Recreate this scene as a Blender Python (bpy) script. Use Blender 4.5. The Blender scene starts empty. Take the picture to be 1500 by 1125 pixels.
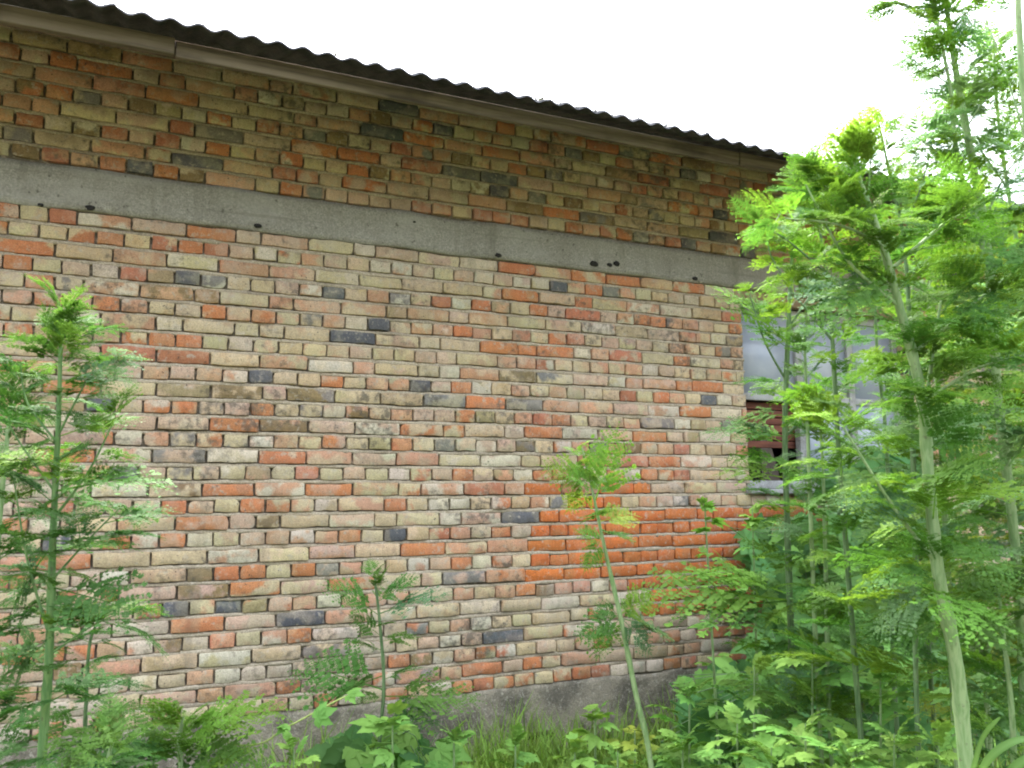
import bpy, math, random
import numpy as np
from mathutils import Vector, Matrix, noise

random.seed(11)
rng = np.random.default_rng(11)
SC = bpy.context.scene
COL = SC.collection
R = math.radians

# ------------------------------------------------------------------ camera
CH = 0.085                       # height of one brick course
GZ = -0.46                       # ground level (z = 0 is the top of the plinth)
FPX = 1250.0                     # focal length in pixels of the 1500 px wide photograph
YAW, PITCH, ROLL = R(24.66), R(7.95), R(-0.65)
CAM = Vector((0, -4.68, 1.061))
Fv = Vector((math.sin(YAW) * math.cos(PITCH), math.cos(YAW) * math.cos(PITCH), math.sin(PITCH)))
_R = Vector((math.cos(YAW), -math.sin(YAW), 0)); _U = _R.cross(Fv)
Rv = math.cos(ROLL) * _R + math.sin(ROLL) * _U
Uv = -math.sin(ROLL) * _R + math.cos(ROLL) * _U


def ray(x, y):
    return Fv + Rv * ((x - 750) / FPX) - Uv * ((y - 562.5) / FPX)


def at(x, y, Y=0.0):             # point of the world plane y = Y seen at a place of the photograph
    v = ray(x, y)
    return CAM + v * ((Y - CAM.y) / v.y)


def pt(x, y, D):                 # point at distance D in front of the camera
    return CAM + ray(x, y) * D


cam_d = bpy.data.cameras.new('camera')
cam = bpy.data.objects.new('camera', cam_d)
COL.objects.link(cam)
M = Matrix(((Rv.x, Uv.x, -Fv.x), (Rv.y, Uv.y, -Fv.y), (Rv.z, Uv.z, -Fv.z)))
cam.matrix_world = Matrix.Translation(CAM) @ M.to_4x4()
cam_d.sensor_width = 36
cam_d.lens = FPX / 1500 * 36
cam_d.clip_start = 0.05
cam_d.clip_end = 2000
cam_d.dof.use_dof = True
cam_d.dof.focus_distance = 4.6
cam_d.dof.aperture_fstop = 13.0
SC.camera = cam

# ------------------------------------------------------------------ light
SUN_EL, SUN_AZ = R(56), R(4)
w = bpy.data.worlds.new('World'); SC.world = w
w.use_nodes = True
nt = w.node_tree
bg = nt.nodes['Background']
sky = nt.nodes.new('ShaderNodeTexSky')
sky.sky_type = 'NISHITA'
sky.sun_disc = False
sky.sun_elevation = SUN_EL
sky.sun_rotation = SUN_AZ
sky.air_density = 1.0
sky.dust_density = 3.0
sky.ozone_density = 1.0
hs = nt.nodes.new('ShaderNodeHueSaturation')
hs.inputs['Saturation'].default_value = 0.35
nt.links.new(sky.outputs[0], hs.inputs['Color'])
tcw = nt.nodes.new('ShaderNodeTexCoord')
sep = nt.nodes.new('ShaderNodeSeparateXYZ'); nt.links.new(tcw.outputs['Generated'], sep.inputs[0])
mrw = nt.nodes.new('ShaderNodeMapRange'); nt.links.new(sep.outputs[2], mrw.inputs[0])
for i_, v_ in zip((1, 2, 3, 4), (0, 1, .14, 1.75)): mrw.inputs[i_].default_value = v_
vm = nt.nodes.new('ShaderNodeVectorMath'); vm.operation = 'SCALE'
nt.links.new(hs.outputs[0], vm.inputs[0]); nt.links.new(mrw.outputs[0], vm.inputs['Scale'])
nt.links.new(vm.outputs[0], bg.inputs[0])
bg.inputs[1].default_value = 0.15
sd = bpy.data.lights.new('sun', 'SUN')
sd.energy = 0.85; sd.angle = R(12); sd.color = (1, .95, .86)
so = bpy.data.objects.new('sun', sd); COL.objects.link(so)
sdir = Vector((math.sin(SUN_AZ) * math.cos(SUN_EL), math.cos(SUN_AZ) * math.cos(SUN_EL), math.sin(SUN_EL)))
so.rotation_euler = sdir.to_track_quat('Z', 'Y').to_euler()
so.location = sdir * 30

SC.view_settings.view_transform = 'Standard'
SC.view_settings.look = 'None'
SC.view_settings.exposure = 3.3
SC.view_settings.gamma = 1
SC.cycles.max_bounces = 6
SC.cycles.diffuse_bounces = 3
SC.cycles.transmission_bounces = 4
SC.cycles.filter_width = 2.0
SC.cycles.use_denoising = True
SC.cycles.denoising_input_passes = 'RGB_ALBEDO_NORMAL'
SC.cycles.denoising_prefilter = 'ACCURATE'

# ------------------------------------------------------------------ materials


def material(name):
    m = bpy.data.materials.new(name); m.use_nodes = True
    t = m.node_tree
    b = t.nodes['Principled BSDF']
    b.inputs['Specular IOR Level'].default_value = 0.25
    return m, t, b


def N(t, kind, **kw):
    n = t.nodes.new(kind)
    for k, v in kw.items():
        if k in n.inputs: n.inputs[k].default_value = v
        else: setattr(n, k, v)
    return n


def noise_n(t, vec, scale, detail=4, rough=.55):
    n = N(t, 'ShaderNodeTexNoise', Scale=scale, Detail=detail, Roughness=rough)
    t.links.new(vec, n.inputs['Vector'])
    return n.outputs['Fac']


def ramp(t, fac, a, b, va=0.0, vb=1.0):
    n = N(t, 'ShaderNodeMapRange')
    n.interpolation_type = 'SMOOTHSTEP'
    for i, v in zip((1, 2, 3, 4), (a, b, va, vb)): n.inputs[i].default_value = v
    t.links.new(fac, n.inputs[0])
    return n.outputs[0]


def mix(t, fac, a, b, mode='MIX'):
    n = N(t, 'ShaderNodeMix', data_type='RGBA', blend_type=mode)
    if isinstance(fac, float): n.inputs[0].default_value = fac
    else: t.links.new(fac, n.inputs[0])
    for s, v in ((6, a), (7, b)):
        if isinstance(v, tuple): n.inputs[s].default_value = (*v, 1)
        else: t.links.new(v, n.inputs[s])
    return n.outputs[2]


def bump(t, b, h, dist, strength=1.0):
    n = N(t, 'ShaderNodeBump', Strength=strength, Distance=dist)
    t.links.new(h, n.inputs['Height'])
    t.links.new(n.outputs[0], b.inputs['Normal'])


def scaled(t, vec, s):
    n = N(t, 'ShaderNodeMapping'); n.inputs['Scale'].default_value = s
    t.links.new(vec, n.inputs['Vector'])
    return n.outputs[0]


def gray(t, fac):
    n = N(t, 'ShaderNodeCombineColor')
    for i in range(3): t.links.new(fac, n.inputs[i])
    return n.outputs[0]


def brick_material(name, soot=True):
    m, t, b = material(name)
    co = N(t, 'ShaderNodeTexCoord').outputs['Object']
    a1 = N(t, 'ShaderNodeAttribute', attribute_name='Col').outputs['Color']
    a2n = N(t, 'ShaderNodeAttribute', attribute_name='Col2')
    a2 = a2n.outputs['Color']
    off = N(t, 'ShaderNodeVectorMath', operation='MULTIPLY_ADD')
    off.inputs[1].default_value = (37, 37, 37)
    t.links.new(a2, off.inputs[0]); t.links.new(co, off.inputs[2])
    v = off.outputs[0]
    c = mix(t, ramp(t, noise_n(t, v, 9, 3), .46, .60), a1, a2)
    st = noise_n(t, scaled(t, v, (70, 1, 6)), 1, 2)
    c = mix(t, 1.0, c, gray(t, ramp(t, st, .3, .7, .95, 1.04)), 'MULTIPLY')
    c = mix(t, 1.0, c, gray(t, ramp(t, noise_n(t, co, 160, 3, .7), .25, .75, .72, 1.2)), 'MULTIPLY')
    # mortar smears, soot
    c = mix(t, ramp(t, noise_n(t, co, 34, 4, .65), .53, .72, 0, .8), c, (.40, .35, .27))
    if soot:
        n1 = noise_n(t, co, 1.7, 3)
        n2 = noise_n(t, co, 26, 4, .7)
        ad = N(t, 'ShaderNodeMath', operation='MULTIPLY'); t.links.new(n1, ad.inputs[0]); t.links.new(n2, ad.inputs[1])
        c = mix(t, ramp(t, ad.outputs[0], .27, .42, 0, .75), c, (.085, .075, .06))
        c = mix(t, ramp(t, noise_n(t, co, 2.6, 2), .56, .72, 0, .30), c, (.24, .2, .12))
        c = mix(t, ramp(t, noise_n(t, scaled(t, co, (4.5, 1, .55)), 1, 4, .65), .56, .74, 0, .38), c, (.13, .115, .085))
        c = mix(t, ramp(t, noise_n(t, scaled(t, co, (1.3, 1, 1.0)), 1, 5, .7), .54, .70, 0, .38), c, (.50, .45, .37))
    c = mix(t, ramp(t, noise_n(t, co, 70, 2), .67, .74, 0, .8), c, (.05, .045, .04))
    t.links.new(c, b.inputs['Base Color'])
    b.inputs['Roughness'].default_value = .92
    bump(t, b, noise_n(t, co, 110, 5, .7), .006, .7)
    return m


def mottled(name, base, dark, light, s1=3, s2=40, rough=.9, bd=.004, bs=90, spread=(.4, .68)):
    m, t, b = material(name)
    co = N(t, 'ShaderNodeTexCoord').outputs['Object']
    c = mix(t, ramp(t, noise_n(t, co, s1, 5, .6), *spread), base, dark)
    c = mix(t, ramp(t, noise_n(t, co, s2, 4, .7), .5, .75, 0, .8), c, light)
    c = mix(t, 1.0, c, gray(t, ramp(t, noise_n(t, co, s2 * 4, 3, .7), .25, .75, .7, 1.25)), 'MULTIPLY')
    t.links.new(c, b.inputs['Base Color'])
    b.inputs['Roughness'].default_value = rough
    if bd: bump(t, b, noise_n(t, co, bs, 5, .7), bd, .8)
    return m


def wood(name, c1, c2, axis=0):
    m, t, b = material(name)
    co = N(t, 'ShaderNodeTexCoord').outputs['Object']
    s = [30, 30, 30]; s[axis] = 1.5
    n = noise_n(t, scaled(t, co, tuple(s)), 1, 5, .6)
    c = mix(t, ramp(t, n, .35, .7), c1, c2)
    c = mix(t, ramp(t, noise_n(t, co, 2.3, 4), .5, .7, 0, .7), c, tuple(v * .45 for v in c2))
    t.links.new(c, b.inputs['Base Color'])
    b.inputs['Roughness'].default_value = .85
    bump(t, b, n, .003, .6)
    return m


def leaf_material(name, trans=.42):
    m, t, b = material(name)
    a = N(t, 'ShaderNodeAttribute', attribute_name='Col').outputs['Color']
    t.links.new(a, b.inputs['Base Color'])
    b.inputs['Roughness'].default_value = .62
    b.inputs['Specular IOR Level'].default_value = .18
    tr = N(t, 'ShaderNodeBsdfTranslucent')
    y = mix(t, 1.0, a, (1.3, 1.3, .8), 'MULTIPLY')
    t.links.new(y, tr.inputs['Color'])
    ms = N(t, 'ShaderNodeMixShader'); ms.inputs[0].default_value = trans
    t.links.new(b.outputs[0], ms.inputs[1]); t.links.new(tr.outputs[0], ms.inputs[2])
    t.links.new(ms.outputs[0], t.nodes['Material Output'].inputs['Surface'])
    return m


def stem_material(name, c1, c2):
    m, t, b = material(name)
    co = N(t, 'ShaderNodeTexCoord').outputs['Object']
    n = noise_n(t, scaled(t, co, (120, 120, 3)), 1, 3)
    c = mix(t, ramp(t, n, .4, .62), c1, c2)
    c = mix(t, ramp(t, noise_n(t, co, 60, 3), .62, .7, 0, .5), c, (.10, .07, .06))
    t.links.new(c, b.inputs['Base Color'])
    b.inputs['Roughness'].default_value = .5
    b.inputs['Subsurface Weight'].default_value = 0
    return m


MB = brick_material('old_brick')
MO = brick_material('orange_brick', soot=False)
MM = mottled('mortar', (.42, .355, .26), (.28, .235, .17), (.48, .42, .33), 4, 30, .95, .006, 120)
MJ = mottled('dirty_joint', (.17, .145, .11), (.34, .29, .22), (.07, .06, .05), 30, 60, .95, .006, 120, (.5, .62))
MC = mottled('concrete', (.30, .285, .25), (.235, .22, .19), (.36, .34, .30), 2.2, 26, .95, .004, 130, (.45, .8))
MP = mottled('plinth_concrete', (.30, .262, .195), (.14, .125, .095), (.42, .385, .31), 3.4, 38, .95, .016, 60, (.42, .62))
MTAR = mottled('tar', (.03, .028, .026), (.02, .02, .02), (.06, .055, .05), 9, 40)
MSL = mottled('roof_slate', (.075, .075, .08), (.035, .037, .043), (.12, .12, .12), 3, 25, .9, .004, 80)
MFA = wood('fascia_wood', (.19, .155, .115), (.07, .055, .042))
MRA = wood('rafter_wood', (.16, .12, .085), (.09, .065, .045), 1)
MHD = wood('brown_wood', (.30, .22, .13), (.17, .11, .065))
MRB = wood('red_wood', (.20, .075, .045), (.10, .04, .03))
MWF = mottled('old_white_paint', (.36, .365, .355), (.20, .195, .175), (.44, .44, .43), 6, 40, .6, 0)
MGL, _t, _b = material('dusty_sky_glass')
_co = N(_t, 'ShaderNodeTexCoord').outputs['Object']
_t.links.new(mix(_t, ramp(_t, noise_n(_t, _co, 5, 4), .35, .7), (.36, .40, .48), (.44, .47, .53)), _b.inputs['Base Color'])  # dust, plus the sky's blue-grey reflection put into the base colour
_b.inputs['Roughness'].default_value = .18
_b.inputs['Specular IOR Level'].default_value = .5
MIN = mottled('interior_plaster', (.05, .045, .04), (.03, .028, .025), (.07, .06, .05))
MGR = mottled('soil', (.09, .075, .045), (.05, .06, .025), (.10, .13, .04), 2, 14, 1, .02, 25)
ML = leaf_material('leaf')
MLB = leaf_material('broad_leaf', .34)
MLG = leaf_material('grass_blade', .35)
MST = stem_material('pale_stem', (.25, .335, .16), (.16, .255, .10))
MSG = stem_material('green_stem', (.15, .25, .09), (.09, .18, .06))
MSD = stem_material('dark_stem', (.13, .20, .09), (.075, .13, .055))

_t = MC.node_tree
_b = _t.nodes['Principled BSDF']
_co = N(_t, 'ShaderNodeTexCoord').outputs['Object']
_l = _b.inputs['Base Color'].links[0].from_socket
_c = mix(_t, ramp(_t, noise_n(_t, scaled(_t, _co, (7, 1, .9)), 1, 4, .7), .52, .72, 0, .55), _l, (.15, .14, .115))
_c = mix(_t, ramp(_t, noise_n(_t, scaled(_t, _co, (1.2, 1, 3)), 1, 3), .5, .65, 0, .6), _c, (.38, .365, .33))
_c = mix(_t, ramp(_t, noise_n(_t, scaled(_t, _co, (.6, 1, 45)), 1, 2), .60, .68, 0, .4), _c, (.17, .16, .135))
_c = mix(_t, ramp(_t, noise_n(_t, _co, 28, 2), .68, .73, 0, .7), _c, (.09, .085, .07))
_t.links.new(_c, _b.inputs['Base Color'])

# ------------------------------------------------------------------ mesh helpers


def mesh_np(name, V, faces, mat, parent=None, cols=None, smooth=False):
    """V (n,3); faces: (m,4) array or list of index tuples; cols: {attr: (n,3)}"""
    V = np.asarray(V, dtype=np.float32)
    me = bpy.data.meshes.new(name)
    if isinstance(faces, np.ndarray):
        k = faces.shape[1]
        flat = faces.ravel().astype(np.int32)
        starts = np.arange(0, len(flat), k, dtype=np.int32)
        tot = np.full(len(faces), k, dtype=np.int32)
    else:
        tot = np.array([len(f) for f in faces], dtype=np.int32)
        flat = np.array([i for f in faces for i in f], dtype=np.int32)
        starts = np.concatenate(([0], np.cumsum(tot)[:-1])).astype(np.int32)
    me.vertices.add(len(V)); me.vertices.foreach_set('co', V.ravel())
    me.loops.add(len(flat)); me.loops.foreach_set('vertex_index', flat)
    me.polygons.add(len(tot)); me.polygons.foreach_set('loop_start', starts)
    try: me.polygons.foreach_set('loop_total', tot)
    except Exception: pass
    me.update(calc_edges=True)
    if cols:
        for k, c in cols.items():
            at_ = me.attributes.new(k, 'FLOAT_COLOR', 'POINT')
            c4 = np.ones((len(V), 4), dtype=np.float32); c4[:, :3] = c
            at_.data.foreach_set('color', c4.ravel())
    if smooth:
        me.polygons.foreach_set('use_smooth', np.ones(len(tot), dtype=bool))
    me.validate()
    me.materials.append(mat)
    o = bpy.data.objects.new(name, me)
    COL.objects.link(o)
    if parent is not None: o.parent = parent
    return o


class Geo:
    def __init__(s): s.v = []; s.f = []
    def box(s, x0, x1, y0, y1, z0, z1, j=0.0):
        b = len(s.v)
        for z in (z0, z1):
            for x, y in ((x0, y0), (x1, y0), (x1, y1), (x0, y1)):
                s.v.append((x + random.uniform(-j, j), y + random.uniform(-j, j), z + random.uniform(-j, j)))
        for f in ((3, 2, 1, 0), (4, 5, 6, 7), (0, 1, 5, 4), (1, 2, 6, 5), (2, 3, 7, 6), (3, 0, 4, 7)):
            s.f.append(tuple(b + i for i in f))
    def build(s, name, mat, parent=None, bevel=0.0):
        o = mesh_np(name, s.v, s.f, mat, parent)
        if bevel:
            m = o.modifiers.new('bevel', 'BEVEL'); m.width = bevel; m.segments = 2; m.limit_method = 'ANGLE'
        return o


def empty(name, loc, label=None, cat=None, group=None):
    o = bpy.data.objects.new(name, None)
    o.empty_display_size = .1
    COL.objects.link(o)
    if label: o['label'] = label
    if cat: o['category'] = cat
    if group: o['group'] = group
    return o


def tag(o, label=None, cat=None, group=None, kind=None):
    for k, v in (('label', label), ('category', cat), ('group', group), ('kind', kind)):
        if v: o[k] = v
    return o


# ------------------------------------------------------------------ ground
gx = np.concatenate((np.linspace(-200, -6, 12), np.linspace(-5, 11, 90), np.linspace(12, 200, 12)))
gy = np.concatenate((np.linspace(-200, -10, 12), np.linspace(-9, 0, 60), np.linspace(1, 200, 14)))
GX, GY = np.meshgrid(gx, gy)
GZa = np.array([GZ + .05 * noise.noise((x * 1.3, y * 1.3, 3)) + .02 * noise.noise((x * 5, y * 5, 1)) for x, y in zip(GX.ravel(), GY.ravel())])
nx, ny = len(gx), len(gy)
ii = np.arange(nx * ny).reshape(ny, nx)
gf = np.stack((ii[:-1, :-1], ii[:-1, 1:], ii[1:, 1:], ii[1:, :-1]), -1).reshape(-1, 4)
tag(mesh_np('ground', np.stack((GX.ravel(), GY.ravel(), GZa), -1), gf, MGR, smooth=True),
    'bare soil ground overgrown with weeds along the wall', 'ground', kind='structure')

# ------------------------------------------------------------------ building
XL, XR = -2.6, 10.4
WX0, WX1, WZ0, WZ1 = 3.93, 5.57, 1.13, 2.55
BZ0, BZ1 = 2.55, 2.767
TOP = 3.54
DEEP = 7.0
B = empty('brick_building', (0, 0, 0), 'long weathered brick building with grey concrete band and corrugated slate eave', 'building')

# --- mortar skin with real, uneven joint depth
xs = np.concatenate((np.linspace(XL, WX0, 330), np.linspace(WX0, WX1, 84)[1:], np.linspace(WX1, XR, 180)[1:]))
zs = np.concatenate((np.linspace(0, WZ0, 67), np.linspace(WZ0, WZ1, 84)[1:], np.linspace(WZ1, TOP, 64)[1:]))
XX, ZZ = np.meshgrid(xs, zs)
YY = np.array([.016 + .010 * noise.noise((x * 9, z * 22, 7)) + .007 * noise.noise((x * 31, z * 31, 2)) + .010 * max(0, noise.noise((x * 17, z * 40, 5)) - .1)
               for x, z in zip(XX.ravel(), ZZ.ravel())])
nx, nz = len(xs), len(zs)
ii = np.arange(nx * nz).reshape(nz, nx)
mf = np.stack((ii[:-1, :-1], ii[:-1, 1:], ii[1:, 1:], ii[1:, :-1]), -1)
cx = (XX[:-1, :-1] + XX[1:, 1:]) / 2; cz = (ZZ[:-1, :-1] + ZZ[1:, 1:]) / 2
keep = ~((cx > WX0) & (cx < WX1) & (cz > WZ0) & (cz < WZ1))
keep &= ~((cz > BZ0 + .02) & (cz < BZ1 - .02))
wall = mesh_np('wall', np.stack((XX.ravel(), YY, ZZ.ravel()), -1), mf[keep].reshape(-1, 4), MJ, B, smooth=True)
wall['label'] = 'recessed dirty joints between the bricks'
# solid core behind the skin, and the other walls of the house
g = Geo()
g.box(XL, WX0 - .02, .05, .38, GZ - .3, TOP); g.box(WX1 + .02, XR, .05, .38, GZ - .3, TOP)
g.box(WX0 - .02, WX1 + .02, .05, .38, GZ - .3, WZ0 - .02); g.box(WX0 - .02, WX1 + .02, .05, .38, WZ1 + .001, TOP)
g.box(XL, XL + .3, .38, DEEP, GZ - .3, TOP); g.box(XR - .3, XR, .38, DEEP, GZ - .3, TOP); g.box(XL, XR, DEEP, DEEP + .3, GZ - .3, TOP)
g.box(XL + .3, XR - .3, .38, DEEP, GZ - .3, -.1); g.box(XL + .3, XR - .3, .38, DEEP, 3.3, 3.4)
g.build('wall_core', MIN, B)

PAL = {'o': ((.48, .19, .085), (.46, .23, .12)), 'r': ((.41, .165, .095), (.46, .25, .16)),
       's': ((.48, .275, .165), (.47, .34, .21)), 'k': ((.47, .33, .23), (.48, .38, .26)),
       'c': ((.50, .40, .245), (.47, .34, .20)), 'y': ((.47, .385, .235), (.42, .32, .20)),
       'p': ((.53, .46, .34), (.50, .40, .29)), 'b': ((.24, .165, .085), (.34, .23, .12)),
       'l': ((.34, .265, .145), (.40, .29, .17)), 'd': ((.11, .11, .115), (.21, .19, .16)), 'g': ((.20, .185, .16), (.36, .30, .22))}
KEYS = 'orskcypblgd'
WTS = [.085, .06, .165, .145, .235, .095, .125, .035, .035, .008, .025]
WTU = [.09, .12, .22, .17, .10, .05, .06, .12, .03, .02, .04]


def brick(x0, x1, z0, z1, y0, depth, cmain, csec, V, F, C1, C2):
    """one worn brick: rounded, chipped outline, front face standing at y0"""
    w_, h_ = x1 - x0, z1 - z0
    r = random.uniform(.003, .007)
    jit = lambda a: random.uniform(-a, a)
    pts = []
    for (cx_, cz_, sx, sz) in ((x0, z0, 1, 1), (x1, z0, -1, 1), (x1, z1, -1, -1), (x0, z1, 1, -1)):
        rr = r * random.uniform(.7, 1.5)
        if random.random() < .13: rr *= random.uniform(2, 3.2)
        a = (cx_ + jit(.0025), cz_ + sz * rr); b_ = (cx_ + sx * rr * .3, cz_ + sz * rr * .3); c_ = (cx_ + sx * rr, cz_ + jit(.0025))
        pts.append([a, b_, c_] if (sx, sz) in ((1, 1), (-1, -1)) else [c_, b_, a])
    out = pts[0]
    nm = 3 if w_ > .17 else 1
    def mids(xa, xb, z): return [(xa + (xb - xa) * (i + 1) / (nm + 1), z + jit(.004)) for i in range(nm)]
    out = pts[0] + mids(x0, x1, z0) + pts[1] + [(x1 + jit(.0025), (z0 + z1) / 2)] + pts[2] + mids(x1, x0, z1) + pts[3] + [(x0 + jit(.0025), (z0 + z1) / 2)]
    n = len(out); b0 = len(V)
    mx, mz = (x0 + x1) / 2, (z0 + z1) / 2
    tilt = jit(.0025); tz = jit(.002)
    e = random.uniform(.0016, .003)
    for k in range(3):
        for (x, z) in out:
            if k == 0: V.append((x, y0 + depth, z))
            else:
                yy = y0 + tilt * (x - mx) / w_ * 2 + tz * (z - mz) / h_ * 2 + jit(.0006)
                if k == 1: V.append((x, yy + e, z))
                else:
                    dx, dz = mx - x, mz - z
                    V.append((x + math.copysign(min(e, abs(dx)), dx), yy, z + math.copysign(min(e, abs(dz)), dz)))
    C1.extend([cmain] * (3 * n)); C2.extend([csec] * (3 * n))
    for k in range(2):
        for i in range(n):
            j = (i + 1) % n
            F.append((b0 + k * n + i, b0 + k * n + j, b0 + (k + 1) * n + j, b0 + (k + 1) * n + i))
    F.append(tuple(b0 + 2 * n + i for i in range(n)))


def vary(c, a=.10):
    s = random.uniform(1 - a, 1 + a)
    return tuple(max(.01, v * s * random.uniform(1 - a * .5, 1 + a * .5)) for v in c)


SPECIAL = [(at(x, y), k) for x, y, k in (
    (215, 247, 'd'), (343, 890, 'd'), (262, 893, 'd'), (705, 848, 'g'), (712, 937, 'd'), (757, 762, 'd'), (262, 400, 'd'),
    (300, 403, 'g'), (325, 597, 'g'), (310, 573, 'b'), (245, 570, 'l'), (1035, 583, 'd'), (950, 318, 'g'), (1045, 345, 'd'), (1010, 362, 'd'), (1096, 375, 'd'),
    (750, 262, 'd'), (820, 255, 'g'), (740, 588, 'g'), (820, 550, 'g'), (735, 323, 'g'), (145, 585, 'd'), (625, 915, 'g'), (290, 840, 'b'), (460, 788, 'b'), (800, 310, 'l'),
    (255, 250, 'o'), (152, 437, 'o'), (232, 493, 'o'), (275, 493, 'o'), (372, 744, 'o'), (225, 590, 'o'), (365, 862, 'o'), (265, 357, 'o'), (300, 357, 'r'),
    (695, 440, 'o'), (690, 485, 'o'), (960, 465, 'o'), (935, 465, 'o'), (742, 432, 'o'), (595, 652, 'o'), (590, 745, 'o'), (625, 743, 'o'), (430, 838, 'o'),
    (330, 842, 'o'), (922, 410, 'o'), (1015, 420, 'o'), (729, 320, 'o'), (805, 308, 'o'), (900, 700, 'o'), (942, 697, 'o'), (300, 717, 'o'), (395, 457, 'o'),
    (318, 452, 'o'), (215, 495, 'o'), (380, 598, 'o'), (430, 637, 's'), (745, 505, 'o'), (775, 510, 'o'), (742, 433, 'o'), (870, 420, 'o'), (1000, 563, 'o'),
    (830, 612, 'o'), (805, 612, 'r'), (620, 700, 'r'), (690, 698, 'o'), (560, 885, 'o'), (590, 970, 'o'), (720, 975, 'o'), (790, 970, 'o'), (780, 994, 'o'),
    (840, 990, 'o'), (690, 997, 'o'), (710, 960, 'o'), (175, 770, 'o'), (190, 793, 'o'), (340, 945, 'r'), (440, 935, 'o'), (500, 905, 's'), (1110, 918, 'o'),
    (200, 785, 'p'), (225, 787, 'p'), (290, 783, 'p'), (330, 783, 'y'), (445, 785, 's'), (290, 942, 'p'), (372, 985, 'p'), (412, 983, 'p'), (655, 965, 'p'),
    (250, 770, 'c'), (340, 770, 'k'), (450, 815, 'c'), (560, 812, 'c'), (725, 675, 'p'), (665, 670, 'p'), (640, 630, 'c'), (700, 632, 'c'), (815, 655, 'p'),
    (60, 180, 'r'), (100, 183, 'p'), (185, 195, 'r'), (25, 355, 'o'), (20, 382, 'o'), (150, 345, 'o'), (1100, 235, 'o'), (1095, 322, 'o'), (1085, 340, 'o'))]
PATCH = []
for y, xa, xb in ((717, 782, 838), (717, 884, 938), (738, 843, 892), (760, 789, 1190), (780, 795, 1190), (802, 785, 1190), (822, 797, 1190),
                  (842, 806, 900), (842, 918, 1190), (870, 962, 1190), (892, 950, 1190)):
    a, b_ = at(xa, y), at(xb, y)
    PATCH.append((int(at((xa + min(xb, 1060)) / 2, y).z // CH), a.x, min(b_.x, 4.5)))

PLOW = PATCH[-2][0]
for c_ in range(int(at(900, 836).z // CH), int(at(900, 756).z // CH) + 1):
    PATCH.append((c_, at(random.uniform(778, 800), 790).x, 4.5))
bw = [[], [], [], []]            # V F C1 C2 of the old bricks
bp = [[], [], [], []]            # of the orange patch
bq = [[], [], [], []]            # of its lower field
XE = at(238, 744).x              # one known vertical joint
HP = .1285                       # pitch of the header bricks
rows = [(c * CH, c % 2 == 0, c) for c in range(30)] + [(BZ1 + .012 + k * CH, k % 2 == 0, 100 + k) for k in range(9)]


def row_bricks(xa, xb, header, c):
    pitch = HP if header else 2 * HP
    ph = XE + (0 if header else HP * .5) + random.uniform(-.012, .012)
    x = ph + math.floor((xa - ph) / pitch) * pitch
    while x < xb - .012:
        p = pitch
        if not header and random.random() < .24: p = HP
        elif header and random.random() < .03: p = 2 * HP
        p *= random.uniform(.975, 1.03)
        a, b_ = max(x, xa), min(x + p, xb)
        if b_ - a > .03: yield a + .0055 + random.uniform(-.002, .002), b_ - .0055
        x += p


for z0, header, c in rows:
    spans = [(XL, XR)]
    if WZ0 - .06 < z0 < WZ1 - .01: spans = [(XL, WX0), (WX1, XR)]
    for si, (xa, xb) in enumerate(spans):
        for x0, x1 in row_bricks(xa, xb, header, c):
            mx, mz = (x0 + x1) / 2, z0 + CH * .55
            dz = .008 * noise.noise((mx * .9, z0 * 3, 0)) + random.uniform(-.003, .003)
            h = .0655 + random.uniform(-.0045, .004)
            za = z0 + .009 + dz
            if WX0 < mx < WX1 and z0 + CH > WZ0 - .04 and z0 < WZ1: h = min(h, WZ0 - .035 - za)
            if c == 29: h = min(h, BZ0 - za - .004)
            if h < .02: continue
            y0 = -.0105 + random.gauss(0, .0036)
            dp = .03
            if len(spans) == 2 and (abs(x1 - xb) < .02 and si == 0 or abs(x0 - xa) < .02 and si == 1): dp = .13
            tgt = bw
            if any(c == pc and pa - .05 < mx < pb + .03 for pc, pa, pb in PATCH):
                tgt = bp if c > PLOW else bq
                cm, cs = vary((.50, .15, .045), .13), vary((.46, .17, .065), .12)
                y0 += .003
            else:
                k = random.choices(KEYS, WTU if c >= 100 else WTS)[0]
                for q, kk in SPECIAL:
                    if x0 - .006 <= q.x <= x1 + .006 and z0 - .004 <= q.z < z0 + CH - .004: k = kk
                cm, cs = vary(PAL[k][0]), vary(PAL[k][1])
                if random.random() < .5 and k not in 'd':
                    cs = vary(PAL[random.choice('oskcypcs')][0])
                if k not in 'or' and random.random() < .03: cs = vary(PAL['d'][1])
            brick(x0, x1, za, za + h, y0, dp, cm, cs, *tgt)
wb = mesh_np('brick_wall', bw[0], bw[1], MB, B, {'Col': np.array(bw[2]), 'Col2': np.array(bw[3])})
wb['label'] = 'worn bricks in cream, salmon, orange and burnt grey'
for q_, l_ in ((bp, 'patch of newer bright orange bricks beside and below the window'), (bq, 'two courses of newer orange bricks under the patch')):
    pb_ = mesh_np('brick_patch', q_[0], q_[1], MO, B, {'Col': np.array(q_[2]), 'Col2': np.array(q_[3])})
    pb_['label'] = l_


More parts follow.
